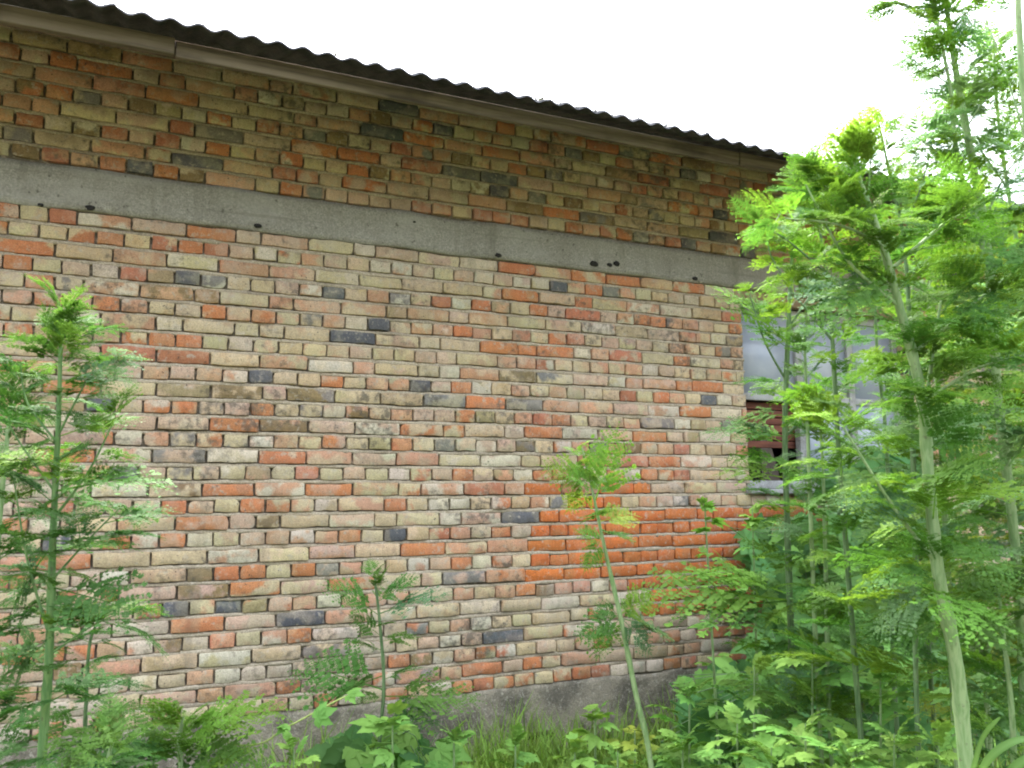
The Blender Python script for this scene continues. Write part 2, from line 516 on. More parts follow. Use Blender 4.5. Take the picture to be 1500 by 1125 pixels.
# --- bed mortar: an uneven ledge of lime mortar lying on every course
V = []; F = []
for z0, header, c in rows:
    zt = z0 + .009 + .0655
    if c == 29: continue
    for xa, xb in ([(XL, WX0 + .004), (WX1 - .004, XR)] if WZ0 - .10 < z0 < WZ1 - .01 else [(XL, XR)]):
        n = int((xb - xa) / .011); b0 = len(V)
        for i in range(n + 1):
            x = xa + (xb - xa) * i / n
            wv = .008 * noise.noise((x * .9, z0 * 3, 0))
            wv2 = .008 * noise.noise((x * .9, (z0 + CH) * 3, 0))
            top = z0 + CH + .009 + wv2 - .0022 + .007 * noise.noise((x * 5, z0 * 7, 4)) + .004 * noise.noise((x * 27, z0 * 7, 4))
            bot = zt + wv - .004 + .004 * noise.noise((x * 23, z0 * 9, 8))
            top = max(top, bot + .003)
            yf = -.0045 + .006 * noise.noise((x * 7, z0 * 9, 1)) + .004 * noise.noise((x * 40, z0 * 9, 2)) + .016 * max(0, noise.noise((x * 2.7, z0 * 6, 6)) - .25)
            for y, z in ((.03, bot - .002), (yf + .002, bot), (yf, (top + bot) / 2), (yf + .002, top - .001), (.03, top + .001)): V.append((x, y, z))
        for i in range(n):
            for q in range(4):
                a = b0 + i * 5 + q
                F.append((a, a + 5, a + 6, a + 1))
bm_ = mesh_np('bed_mortar', V, F, MM, B)
bm_['label'] = 'pale lime mortar of the bed joints'


# --- concrete band: a front sheet with uneven edges, returned into the wall
def strip(name, x0, x1, z0, z1, yf, amp, mat, parent, step=.03, edge=.008, back=.06, seed=0):
    xs = np.arange(x0, x1 + step, step); nr = max(4, int((z1 - z0) / step))
    V = []; F = []
    for r_ in range(nr + 3):
        for x in xs:
            if r_ == 0 or r_ == nr + 2:
                z = z0 if r_ == 0 else z1
                s_ = -1 if r_ == 0 else 1
                V.append((x, yf + back, z + s_ * edge * noise.noise((x * 3.1, seed + s_, 1)) * 1.6)); continue
            t_ = (r_ - 1) / nr
            z = z0 + (z1 - z0) * t_
            s_ = -1 if t_ < .5 else 1
            ee = max(0, abs(t_ - .5) * 2 - .4) / .6
            z += s_ * ee * edge * noise.noise((x * 3.1, seed + s_, 1)) * 1.6 + ee * .3 * edge * noise.noise((x * 21, seed + s_, 2))
            V.append((x, yf + amp * noise.noise((x * 2.3, z * 5, seed)) + amp * .5 * noise.noise((x * 11, z * 14, seed)) + (.004 if abs(t_ - .5) > .49 else 0), z))
    n = len(xs)
    for r_ in range(nr + 2):
        for i in range(n - 1):
            a = r_ * n + i
            F.append((a, a + 1, a + n + 1, a + n))
    return mesh_np(name, V, F, mat, parent, smooth=True)


strip('concrete_band', XL, XR, BZ0, BZ1 + .006, -.016, .004, MC, B, seed=4)
strip('plinth', XL, 2.19, GZ - .25, .006, -.012, .010, MP, B, step=.025, edge=.012, seed=9)
strip('plinth', 2.39, XR, GZ - .25, .006, -.012, .010, MP, B, step=.025, edge=.012, seed=9)
strip('plinth', 2.19, 2.39, -.275, .006, -.012, .010, MP, B, step=.025, edge=.004, seed=9)
strip('plinth', 2.19, 2.39, GZ - .25, -.315, -.012, .006, MP, B, step=.025, edge=.004, seed=9)
# tar daubs at the lower edge of the band
for x, y, s in ((132, 304, .021), (378, 331, .02), (730, 374, .022), (870, 386, .030), (903, 386, .026), (893, 388, .02), (1018, 408, .022), (60, 300, .014), (607, 325, .009)):
    p = at(x, y, -.02)
    V = []; F = []
    nu, nv = 9, 6
    for i in range(nv + 1):
        for j in range(nu):
            th, ph = math.pi * i / nv, 2 * math.pi * j / nu
            d = Vector((math.sin(th) * math.cos(ph) * 1.35, math.sin(th) * math.sin(ph) * .28, math.cos(th) * .8))
            d *= s * .8 * (1 + .45 * noise.noise(d * 2.2 + Vector((x, y, 0))))
            V.append(p + d)
    for i in range(nv):
        for j in range(nu):
            F.append((i * nu + j, i * nu + (j + 1) % nu, (i + 1) * nu + (j + 1) % nu, (i + 1) * nu + j))
    mesh_np('tar_daub', [tuple(v) for v in V], F, MTAR, B, smooth=True)

# --- window
wn = empty('window', (0, 0, 0)); wn.parent = B
wn['label'] = 'three-light window with peeling white frame half hidden by weeds'
FY0, FY1 = .115, .165
g = Geo()
m1, m2, tr = 4.545, 5.06, 1.80
g.box(WX0 + .001, WX0 + .055, FY0, FY1, WZ0 + .012, 2.462); g.box(WX1 - .055, WX1 - .001, FY0, FY1, WZ0 + .012, 2.462)
g.box(WX0 + .055, WX1 - .055, FY0 + .002, FY1, WZ0 + .012, WZ0 + .07); g.box(WX0 + .055, WX1 - .055, FY0 + .002, FY1, 2.405, 2.462)
for m_ in (m1, m2): g.box(m_ - .03, m_ + .03, FY0 - .003, FY1, WZ0 + .07, 2.405)
for a, b_ in ((WX0 + .055, m1 - .03), (m1 + .03, m2 - .03), (m2 + .03, WX1 - .055)): g.box(a, b_, FY0 + .004, FY1, tr - .025, tr + .025)
fr = g.build('frame', MWF, wn, .004)
g = Geo(); g.box(WX0 + .001, WX1 - .001, .03, .10, 2.465, 2.546)
hb = g.build('head_board', MHD, wn, .004)
for i, (a, b_) in enumerate(((WX0 + .055, m1 - .03), (m1 + .03, m2 - .03), (m2 + .03, WX1 - .055))):
    g = Geo(); g.box(a, b_, FY0 + .022, FY0 + .027, tr + .025, 2.405); g.build('pane', MGL, wn)
    if i > 0:
        g = Geo(); g.box(a, b_, FY0 + .022, FY0 + .027, WZ0 + .07, tr - .025); g.build('pane', MGL, wn)
g = Geo()
for k in range(6):
    z = 1.44 + k * .056
    g.box(WX0 + .05, m1 + .02, .19 + random.uniform(-.01, .01), .215, z, z + .048, .004)
sb = g.build('shutter', MRB, wn, .003); sb['label'] = 'reddish brown slatted board behind the empty lower left light'
g = Geo(); g.box(WX0 - .03, WX1 + .03, -.055, .112, WZ0 - .024, WZ0 + .008)
sl = g.build('sill', MWF, wn, .004)

# --- roof: corrugated slate sheets, fascia, rafters
SLOPE = math.tan(R(22.5))
SAG = -.0099
LIPY, LIPZ = -1.08, 3.072
V = []; F = []
wave = .110; amp = .0105; sheet = 9 * wave
nxs = int((XR - XL + 1.0) / (wave / 10))
ysr = [0, .03, .3, .8, 1.6, 3.2, 4.4]
off_cache = {}
for s_ in range(2):
    for q, dy in enumerate(ysr):
        for i in range(nxs + 1):
            x = XL - .5 + i * wave / 10
            k = int((x + 10) / sheet)
            if k not in off_cache: off_cache[k] = (random.uniform(-.018, .02), random.uniform(-.006, .010))
            oy, oz = off_cache[k]
            y = LIPY + dy + (oy if q < 2 else 0) + (.006 * noise.noise((x * 14, 1, 0)) if q == 0 else 0)
            z = LIPZ + (y - LIPY) * SLOPE + amp * math.cos(2 * math.pi * x / wave) + (oz if q < 3 else 0) + SAG * x + .010 * noise.noise((x * 1.2, q, 3)) + (.008 if s_ else 0)
            V.append((x, y, z))
n1 = nxs + 1; half = len(ysr) * n1
for s_ in range(2):
    for q in range(len(ysr) - 1):
        for i in range(nxs):
            a = s_ * half + q * n1 + i
            F.append((a, a + 1, a + n1 + 1, a + n1))
for i in range(nxs):
    F.append((i, i + 1, half + i + 1, half + i))
rf = mesh_np('roof', V, F, MSL, B, smooth=True)
# far slope of the roof
V2 = []; F2 = []
zr = LIPZ + 4.4 * SLOPE
for x in (XL - .5, XR + .5):
    for y, z in ((LIPY + 4.4, zr + .03), (LIPY + 8.8, zr - 4.4 * SLOPE)):
        V2.append((x, y, z))
mesh_np('roof_slope', V2, [(0, 2, 3, 1)], MSL, B)
# gables
V3 = [(XL + .05, 0.1, TOP - .1), (XL + .05, DEEP + .2, TOP - .1), (XL + .05, LIPY + 4.4, zr), (XR - .05, 0.1, TOP - .1), (XR - .05, DEEP + .2, TOP - .1), (XR - .05, LIPY + 4.4, zr)]
for q in (0, 3): mesh_np('gable', V3[q:q + 3], [(0, 1, 2)], MIN, B)
# fascia: boards butted end to end with slightly uneven lower edges
FZ = 3.009
x = XL - .45
while x < XR + .4:
    L = random.uniform(2.6, 3.6)
    g = Geo(); dz = random.uniform(-.008, .008)
    ns = 8
    for k in range(ns):
        pass
    g.box(x, x + L - .006, -.915 + random.uniform(-.004, .004), -.888, FZ + dz, FZ + .078 + dz, .003)
    g.build('fascia_board', MFA, rf, .004)
    x += L
# battens carrying the sheets
g = Geo()
for y in (-.44,):
    pass
g.box(XL - .45, XR + .45, -.884, -.84, FZ + .02, FZ + .085)
g.build('batten', MRA, rf)
# moss tufts and litter on the sheet ends
V = []; F = []
for i in range(150):
    x = random.choice((random.gauss(1.85, .25), random.gauss(2.4, .5), random.uniform(-.6, 5)))
    ph = math.cos(2 * math.pi * x / wave)
    y = LIPY + random.uniform(0, .1)
    z = LIPZ + (y - LIPY) * SLOPE + amp * ph + .012 + SAG * x
    b0 = len(V); s = random.uniform(.004, .018)
    d = Vector((random.uniform(-1, 1), random.uniform(-1, .3), random.uniform(.1, 1.2))).normalized()
    L = random.choice((.008, .012, .02, .03)) * random.uniform(.6, 1.2)
    e = Vector((random.uniform(-1, 1), random.uniform(-1, 1), random.uniform(-1, 1))).cross(d).normalized() * min(s, L * .25)
    p = Vector((x, y, z))
    for q in (p - e, p + e, p + d * L + e * .2, p + d * L - e * .2): V.append(tuple(q))
    F.append((b0, b0 + 1, b0 + 2, b0 + 3))
mo = mesh_np('moss', V, F, MGR, rf); mo['kind'] = 'stuff'

# ------------------------------------------------------------------ leaves


def lance(V, F, C, p, d, n, L, W, shade):
    """small folded lance-shaped blade from p along d"""
    s = d.cross(n).normalized()
    b = len(V)
    k = p + d * L * .45
    V += [p, k + s * W - n * W * .35, p + d * L, k - s * W - n * W * .35]
    F.append((b, b + 1, b + 2, b + 3))
    C += [shade * .92, shade, shade * 1.1, shade]


def ribbon(V, F, C, a, b_, w0, w1, shade):
    d = (b_ - a)
    if d.length < 1e-6: return
    for ref in (Vector((0, 0, 1)), Vector((0, 1, 0))):
        s = d.cross(ref)
        if s.length < 1e-6: continue
        s.normalize(); k = len(V)
        V += [a - s * w0, a + s * w0, b_ + s * w1, b_ - s * w1]
        F.append((k, k + 1, k + 2, k + 3)); C += [shade] * 4


def fern_template(seed, npair=9, open_=.5, fine=1.0):
    r = random.Random(seed)
    V, F, C = [], [], []
    Z = Vector((0, 0, 1))
    def pinnule(p, d, n, L):
        sh = r.uniform(.85, 1.15)
        lance(V, F, C, p, d, n, L, L * .17, sh)
        s = d.cross(n).normalized()
        for t, a in ((.28, .6), (.58, .45)):
            for sg in (-1, 1):
                dd = (d * .75 + s * sg * r.uniform(.75, 1.0) + n * r.uniform(-.25, .25)).normalized()
                lance(V, F, C, p + d * L * t, dd, n, L * a * r.uniform(.8, 1.15), L * a * .26, sh * r.uniform(.9, 1.1))
    def pinna(p, d, n, L, k):
        ribbon(V, F, C, p, p + d * L * .9, .0035 * fine, .0015, 1.15)
        s = d.cross(n).normalized()
        for i in range(k):
            t = .14 + .80 * i / k
            for sg in (-1, 1):
                ln = L * open_ * (1 - t) ** .7 * .62 * r.uniform(.8, 1.15)
                dd = (d * .72 + s * sg * r.uniform(.7, 1.0) + n * r.uniform(-.3, .3)).normalized()
                pinnule(p + d * L * t - n * L * .12 * t * t, dd, (n + s * r.uniform(-.3, .3)).normalized(), max(ln, L * .08))
        pinnule(p + d * L * .88 - n * L * .1, d, n, L * .2)
    ribbon(V, F, C, Vector((0, 0, 0)), Vector((.55, 0, 0)), .008, .005, 1.2)
    ribbon(V, F, C, Vector((.55, 0, 0)), Vector((.95, 0, 0)), .005, .002, 1.2)
    for i in range(npair):
        t = .2 + .74 * (i / npair) ** .95
        for sg in (-1, 1):
            if r.random() < .06: continue
            L = .50 * (1 - t) ** .72 * r.uniform(.82, 1.12) + .03
            d = Vector((.62 + .3 * t, sg * .85, r.uniform(-.12, .28))).normalized()
            n = (Z + Vector((r.uniform(-.3, .3), r.uniform(-.3, .3), 0))).normalized()
            pinna(Vector((t, 0, 0)), d, n, L, max(3, int(3 + L * 11)))
    pinna(Vector((.9, 0, 0)), Vector((1, 0, 0)), Z, .14, 3)
    return np.array([tuple(v) for v in V]), np.array(F, dtype=np.int64), np.array(C)


def leaflet(V, F, C, p, ang, L, W, r, nst=7, serr=.22, cup=.12):
    d = Vector((math.cos(ang), math.sin(ang), 0)); s = Vector((-d.y, d.x, 0))
    base = len(V); sh = r.uniform(.9, 1.12)
    tw = r.uniform(-.2, .2)
    for i in range(nst + 1):
        t = i / nst
        wd = W * max(.02, math.sin(math.pi * min(1, t ** .75 * .97 + .03))) * (1 + (serr if i % 2 else -serr))
        if i == nst: wd = W * .03
        zc = -.18 * L * t * t
        q = p + d * L * t
        f = (1 + (.10 if i % 2 == 0 else -.02))
        V += [q + s * wd * f + Vector((0, 0, zc + cup * wd + tw * wd * t)) + d * wd * .25, q + Vector((0, 0, zc)), q - s * wd * f + Vector((0, 0, zc + cup * wd - tw * wd * t)) + d * wd * .25]
        C += [sh, sh * 1.12, sh]
    for i in range(nst):
        a = base + 3 * i
        F.append((a, a + 1, a + 4, a + 3)); F.append((a + 1, a + 2, a + 5, a + 4))


def palm_template(seed):
    r = random.Random(seed); V, F, C = [], [], []
    ribbon(V, F, C, Vector((0, 0, 0)), Vector((.42, 0, 0)), .012, .009, 1.1)
    o = Vector((.4, 0, 0))
    for a, L, W in ((0, .62, .17), (.85, .52, .15), (-.85, .52, .15), (1.75, .33, .13), (-1.75, .33, .13)):
        leaflet(V, F, C, o - Vector((math.cos(a), math.sin(a), 0)) * .02 + Vector((0, 0, r.uniform(-.004, .004))), a + r.uniform(-.1, .1), L * r.uniform(.9, 1.1), W * r.uniform(.9, 1.1), r, 8, .16, .18)
    return np.array([tuple(v) for v in V]), np.array(F, dtype=np.int64), np.array(C)


def pinnate_template(seed):
    r = random.Random(seed); V, F, C = [], [], []
    ribbon(V, F, C, Vector((0, 0, 0)), Vector((.75, 0, 0)), .010, .005, 1.15)
    for t, L in ((.25, .24), (.45, .30), (.64, .32)):
        for sg in (-1, 1):
            p = Vector((t + r.uniform(-.02, .02), 0, r.uniform(-.01, .01)))
            a = sg * r.uniform(.75, 1.15)
            leaflet(V, F, C, p, a, L * r.uniform(.85, 1.15), L * .30, r, 8, .30, .2)
            for da in (.75, -.75):
                leaflet(V, F, C, p + Vector((math.cos(a), math.sin(a), 0)) * L * .25, a + da, L * .5, L * .16, r, 5, .28, .2)
    for a, L in ((0, .36), (.7, .27), (-.7, .27)):
        leaflet(V, F, C, Vector((.72, 0, 0)), a, L, L * .28, r, 8, .30, .2)
    return np.array([tuple(v) for v in V]), np.array(F, dtype=np.int64), np.array(C)


TF = [fern_template(i, 9, .40) for i in range(6)]
TY = [fern_template(20 + i, 7, .50, 1.3) for i in range(3)]       # young, denser leaves
TP = [palm_template(i) for i in range(4)]
TN = [pinnate_template(i) for i in range(5)]


class Foliage:
    def __init__(s): s.V = []; s.F = []; s.C = []; s.n = 0
    def add(s, T, base, d, L, col, bend=.25, roll=0.0, ref=Vector((0, 0, 1))):
        v, f, c = T
        d = d.normalized()
        n = ref - d * ref.dot(d)
        if n.length < .05: n = Vector((0, -1, .2)) - d * Vector((0, -1, .2)).dot(d)
        n.normalize()
        lat = n.cross(d)
        cr, sr = math.cos(roll), math.sin(roll)
        n, lat = n * cr + lat * sr, lat * cr - n * sr
        q = v.copy()
        q[:, 2] = q[:, 2] - bend * q[:, 0] ** 2
        q[:, 0] = q[:, 0] * (1 - .25 * abs(bend) * q[:, 0])
        B_ = np.array([tuple(d), tuple(lat), tuple(n)])
        s.V.append(q @ B_ * L + np.array(tuple(base)))
        s.F.append(f + s.n); s.n += len(v)
        cc = np.array(col)[None, :] * c[:, None]
        s.C.append(cc)
    def build(s, name, mat, parent):
        return mesh_np(name, np.concatenate(s.V), np.concatenate(s.F), mat, parent, {'Col': np.concatenate(s.C)})


def smooth_path(P, k=5):
    out = []
    for i in range(len(P) - 1):
        p0 = P[max(0, i - 1)]; p1 = P[i]; p2 = P[i + 1]; p3 = P[min(len(P) - 1, i + 2)]
        for j in range(k):
            t = j / k
            out.append(.5 * ((2 * p1) + (-p0 + p2) * t + (2 * p0 - 5 * p1 + 4 * p2 - p3) * t * t + (-p0 + 3 * p1 - 3 * p2 + p3) * t ** 3))
    out.append(P[-1])
    return out


class Tubes:
    def __init__(s): s.v = []; s.f = []
    def add(s, P, R_, n=8):
        b = len(s.v)
        for i, p in enumerate(P):
            d = (P[min(i + 1, len(P) - 1)] - P[max(i - 1, 0)]).normalized()
            a = d.cross(Vector((.3, .9, .1))).normalized(); c = d.cross(a)
            for k in range(n):
                th = 2 * math.pi * k / n
                rr = R_[i] * (1 + .07 * (k % 2))
                s.v.append(tuple(p + (a * math.cos(th) + c * math.sin(th)) * rr))
        for i in range(len(P) - 1):
            for k in range(n):
                s.f.append((b + i * n + k, b + i * n + (k + 1) % n, b + (i + 1) * n + (k + 1) % n, b + (i + 1) * n + k))
    def build(s, name, mat, parent): return mesh_np(name, s.v, s.f, mat, parent, smooth=True)


def tint(c, a=.16, warm=0.0):
    s = random.uniform(1 - a, 1 + a)
    y = random.uniform(-.12, .22) + warm
    return (c[0] * s * (1 + y * 1.2), c[1] * s * (1 + y * .25), c[2] * s)


GREEN = (.075, .175, .032); DEEPG = (.05, .13, .03); BRIGHT = (.13, .26, .035); BLUEG = (.095, .195, .085); YEL = (.19, .27, .04); PALE = (.15, .28, .13)  # PALE: overexposed look put into the leaf colour, lighter than BLUEG


def up_leaf(az, el):
    return Vector((math.cos(az) * math.cos(el), math.sin(az) * math.cos(el), math.sin(el)))


def hemlock(label, D, stem, leaf_px, nodes, col=GREEN, tip=BRIGHT, mat=None, dark=False, start=.2, shoots=(), tuft=6, young=.25, dD=0.0, el=(.1, .8),
            extra=(), name='hemlock_plant', cat='plant', group='tall feathery hemlock plants by the wall', T=None, taper=1.0, to_ground=True, per=2, bend=(.1, .55)):
    """stem: list of (px, py, width px) from the bottom up; shoots: (points px, width px, leaf px); extra: leaves (x0,y0,x1,y1[,colour])"""
    T = T or TF
    k = D / FPX
    nst = len(stem)
    P = [pt(x, y, D + dD * i / max(1, nst - 1)) for i, (x, y, _) in enumerate(stem)]
    Wd = [w_ * k / 2 * .86 for (_, _, w_) in stem]
    root = P[0].copy(); root.z = GZ - .03
    if to_ground:
        d0 = (P[0] - P[1]).normalized()
        L0 = P[0].z - root.z
        root.x = P[0].x + d0.x * L0 * .5; root.y = P[0].y + d0.y * L0 * .3
        P = [root] + P; Wd = [Wd[0] * 1.08] + Wd
    E_ = empty(name, (0, 0, 0), label, cat, group)
    E_.location = (root.x, root.y, GZ)
    off = -Vector(E_.location)
    tb = Tubes(); fo = Foliage()
    sp = smooth_path(P, 6)
    rr = np.interp(np.linspace(0, 1, len(sp)), np.linspace(0, 1, len(Wd)), Wd)
    rr[3::6] *= 1.17                     # swollen nodes
    tb.add([p + off for p in sp], list(rr), 10)
    cum = [0]
    for i in range(1, len(sp)): cum.append(cum[-1] + (sp[i] - sp[i - 1]).length)
    tot = cum[-1]
    def along(t):
        s_ = t * tot
        for i in range(1, len(sp)):
            if cum[i] >= s_:
                u = (s_ - cum[i - 1]) / max(1e-6, cum[i] - cum[i - 1])
                return sp[i - 1].lerp(sp[i], u)
        return sp[-1].copy()
    az = random.uniform(0, 6.28)
    Lm = leaf_px * k
    for j in range(nodes):
        t = start + (1 - start) * (j + random.uniform(-.3, .3)) / nodes
        t = min(max(t, .02), .99)
        p = along(t)
        for q in range(per):
            az += 2.4 + random.uniform(-.4, .4)
            u = (t - start) / max(.01, 1 - start)
            L = Lm * (1.0 - .45 * u * taper) * random.uniform(.65, 1.15)
            dd = up_leaf(az, random.uniform(*el) + .3 * u)
            cc = tip if random.random() < young + .5 * u * u else col
            fo.add(random.choice(TY if (T is TF and random.random() < .35 * u) else T), p + off, dd, L, tint(cc), random.uniform(*bend), random.uniform(-.6, .6))
    top = sp[-1]
    for j in range(tuft):
        a = random.uniform(0, 6.28)
        fo.add(random.choice(TY if T is TF else T), along(random.uniform(.93, 1)) + off, up_leaf(a, random.uniform(.4, 1.4)), Lm * random.uniform(.3, .55), tint(tip, .15, .1), random.uniform(0, .5), random.uniform(-.6, .6))
    for sh in shoots:
        pts, w_, lp = sh[:3]
        Ds = sh[3] if len(sh) > 3 else D
        SP = [pt(x, y, D + (Ds - D) * i / (len(pts) - 1)) for i, (x, y) in enumerate(pts)]
        ss = smooth_path(SP, 5)
        tb.add([p + off for p in ss], list(np.linspace(w_ * k / 2, w_ * k / 5, len(ss))), 7)
        m = sh[4] if len(sh) > 4 else 7
        for j in range(m):
            p = ss[int(len(ss) * (.35 + .64 * (j + .5) / m))]
            fo.add(random.choice(T), p + off, up_leaf(random.uniform(0, 6.28), random.uniform(-.1, 1.0)), lp * k * random.uniform(.6, 1.15), tint(tip if random.random() < .5 else col), random.uniform(*bend), random.uniform(-.6, .6))
    for e in extra:
        x0, y0, x1, y1 = e[:4]; cc = e[4] if len(e) > 4 else col
        dz = e[5] if len(e) > 5 else random.uniform(-.12, .12)
        a, b_ = pt(x0, y0, D), pt(x1, y1, D + dz)
        fo.add(random.choice(TY if T is TF and (b_ - a).length / k < 80 else T), a + off, b_ - a, (b_ - a).length * 1.15, tint(cc), random.uniform(.15, .35), random.uniform(-.5, .5), Vector((0, -.75, .8)))
    tb.build('stem', mat or (MSD if dark else MST), E_)
    fo.build('foliage', ML if (T is TF or T is TY) else MLB, E_)
    return E_


# ---- left foreground
hemlock('tall feathery hemlock at the left edge with thick pale stem and bright leafy tip', 1.75,
        [(60, 1130, 15), (72, 960, 14), (78, 780, 11), (86, 610, 8), (90, 450, 4)], 165, 36, DEEPG, GREEN, mat=MSG, tuft=18, start=.28, el=(-.2, .6), per=2,
        shoots=[([(72, 930), (40, 820), (20, 700)], 5, 90), ([(78, 760), (130, 690), (165, 620)], 5, 95), ([(76, 850), (130, 790), (180, 740)], 4, 100), ([(80, 720), (30, 650), (0, 600)], 4, 95), ([(72, 960), (130, 920), (170, 900)], 4, 100), ([(84, 640), (120, 570), (150, 520)], 4, 75), ([(85, 650), (40, 590), (30, 530)], 4, 70)],
        extra=[(88, 560, 195, 515, BLUEG), (78, 720, 215, 660, GREEN), (76, 800, 0, 880, DEEPG), (74, 860, 190, 880, DEEPG), (72, 940, -20, 980, DEEPG), (84, 640, 190, 590, GREEN), (74, 700, -10, 640, BRIGHT)])
hemlock('feathery hemlock leaning out of the left frame edge behind the thick-stemmed one', 2.3,
        [(-20, 1130, 12), (-12, 900, 11), (5, 700, 8), (20, 560, 4)], 135, 32, DEEPG, GREEN, tuft=10, start=.3)
hemlock('low dark feathery hemlock with thin dark stem beside the pale-stemmed one at left', 2.3,
        [(122, 1130, 7), (126, 1030, 6), (132, 940, 5), (150, 900, 3)], 130, 14, DEEPG, GREEN, dark=True, tuft=6, start=.25, el=(-.2, .5))
hemlock('young feathery hemlock rosette under the bricks, between left stem and wiry vine', 2.9,
        [(265, 1140, 8), (262, 1090, 7), (268, 1050, 4)], 150, 12, GREEN, BRIGHT, tuft=5, start=.4, el=(.1, .7), per=2,
        extra=[(268, 1080, 405, 1005, BRIGHT), (265, 1090, 190, 1020, GREEN), (266, 1085, 330, 1030, BRIGHT), (262, 1100, 150, 1080, DEEPG), (266, 1100, 380, 1120, GREEN), (262, 1105, 60, 1110, DEEPG)])
hemlock('low dense feathery hemlock filling the bottom left corner', 2.1,
        [(150, 1200, 9), (155, 1130, 8), (165, 1085, 4)], 170, 14, DEEPG, GREEN, tuft=8, start=.4, el=(-.1, .5), per=3)
hemlock('slim feathery hemlock before the wall rising from broad leaves', 3.4,
        [(552, 1135, 6), (562, 1010, 6), (557, 920, 5), (548, 840, 3)], 85, 7, GREEN, GREEN, dark=True, tuft=5, start=.45, el=(.1, .6), per=1,
        extra=[(553, 900, 500, 845, GREEN), (553, 900, 640, 855, BLUEG), (556, 880, 600, 840, GREEN), (560, 1010, 435, 955, GREEN), (561, 1020, 690, 1010, GREEN), (560, 990, 470, 1010, GREEN), (561, 1030, 640, 1040, DEEPG), (556, 940, 610, 925, GREEN), (556, 930, 520, 900, GREEN)])
hemlock('spindly hemlock with bare whitish stem before the orange brick patch', 2.7,
        [(955, 1130, 9), (932, 1020, 9), (910, 910, 8), (885, 800, 6), (868, 720, 4), (852, 655, 3)], 70, 3, GREEN, BRIGHT, tuft=5, start=.86, per=1,
        extra=[(866, 715, 810, 680, YEL), (866, 720, 835, 735, YEL), (870, 740, 905, 640, BRIGHT), (875, 765, 935, 740, YEL), (880, 790, 860, 830, BRIGHT), (880, 780, 925, 775, GREEN), (884, 800, 850, 770, BRIGHT), (862, 700, 890, 650, BRIGHT),
               (908, 905, 985, 915, BLUEG), (908, 905, 870, 945, GREEN), (908, 900, 850, 925, GREEN), (910, 905, 960, 950, BLUEG), (907, 900, 935, 880, BRIGHT), (908, 900, 965, 870, BRIGHT), (906, 900, 885, 885, GREEN), (866, 712, 840, 690, BRIGHT), (856, 670, 830, 650, BRIGHT)])
# ---- by the window
hemlock('dark-stemmed hemlock in front of the window left side', 3.2,
        [(1164, 1050, 11), (1158, 900, 11), (1153, 760, 10), (1150, 620, 9), (1155, 480, 8), (1160, 380, 5), (1166, 320, 3)], 105, 30, GREEN, BRIGHT, dark=True, tuft=14, start=.30, young=.35, per=2, el=(-.1, .7),
        shoots=[([(1153, 560), (1120, 500), (1098, 430)], 4, 60), ([(1155, 480), (1195, 420), (1215, 380)], 4, 60), ([(1150, 640), (1200, 590), (1240, 570)], 4, 70), ([(1158, 420), (1125, 360), (1150, 300)], 3, 60)],
        extra=[(1156, 880, 960, 825, BRIGHT), (1156, 870, 1020, 800, BRIGHT), (1156, 880, 1000, 880, GREEN), (1152, 700, 1060, 670, BRIGHT), (1151, 600, 1270, 590, BLUEG), (1152, 680, 1260, 690, BLUEG), (1153, 500, 1070, 410, BRIGHT), (1152, 640, 1050, 600, GREEN)])
hemlock('thin pale-stemmed hemlock close beside the dark-stemmed one at the window', 3.0,
        [(1200, 1050, 7), (1190, 820, 7), (1184, 650, 6), (1180, 540, 5), (1178, 480, 3)], 95, 14, GREEN, BLUEG, tuft=8, start=.4, young=.35)
hemlock('thin dark-stemmed hemlock in front of the window right side', 3.6,
        [(1310, 1000, 7), (1304, 800, 7), (1298, 640, 6), (1284, 500, 5), (1282, 395, 3)], 90, 16, GREEN, BRIGHT, dark=True, tuft=9, start=.4)
# ---- big foreground plant
hemlock('tallest bushy hemlock in front of the window with the thickest pale ribbed stem', 1.95,
        [(1418, 1140, 24), (1402, 980, 22), (1375, 840, 20), (1362, 720, 18), (1350, 580, 17), (1318, 450, 14), (1290, 350, 12), (1262, 270, 7), (1245, 215, 4)], 165, 22, GREEN, BRIGHT, tuft=16, start=.55, young=.35, per=3, el=(-.1, .7), bend=(.1, .6),
        shoots=[([(1372, 825), (1310, 745), (1235, 625)], 7, 95, 1.9, 12), ([(1355, 600), (1366, 520), (1378, 440)], 7, 110, 2.0, 12), ([(1318, 450), (1240, 380), (1180, 270)], 6, 105, 1.9, 16), ([(1295, 360), (1230, 330), (1150, 320)], 5, 90, 1.8, 14),
                ([(1300, 400), (1380, 330), (1420, 310)], 6, 110, 2.0, 14), ([(1335, 520), (1420, 450), (1480, 400)], 6, 120, 2.05, 14), ([(1350, 590), (1430, 540), (1500, 520)], 5, 120, 2.0, 12), ([(1272, 290), (1276, 230), (1284, 180)], 3, 45, 1.95, 4), ([(1280, 330), (1215, 280), (1195, 250)], 4, 80, 1.95, 12)],
        extra=[(1380, 860, 1270, 900, BLUEG), (1385, 880, 1490, 840, GREEN), (1365, 740, 1240, 720, BLUEG), (1360, 700, 1480, 640, GREEN), (1300, 400, 1200, 440, GREEN), (1310, 430, 1180, 400, BLUEG), (1395, 930, 1500, 900, GREEN), (1390, 900, 1300, 930, GREEN)])
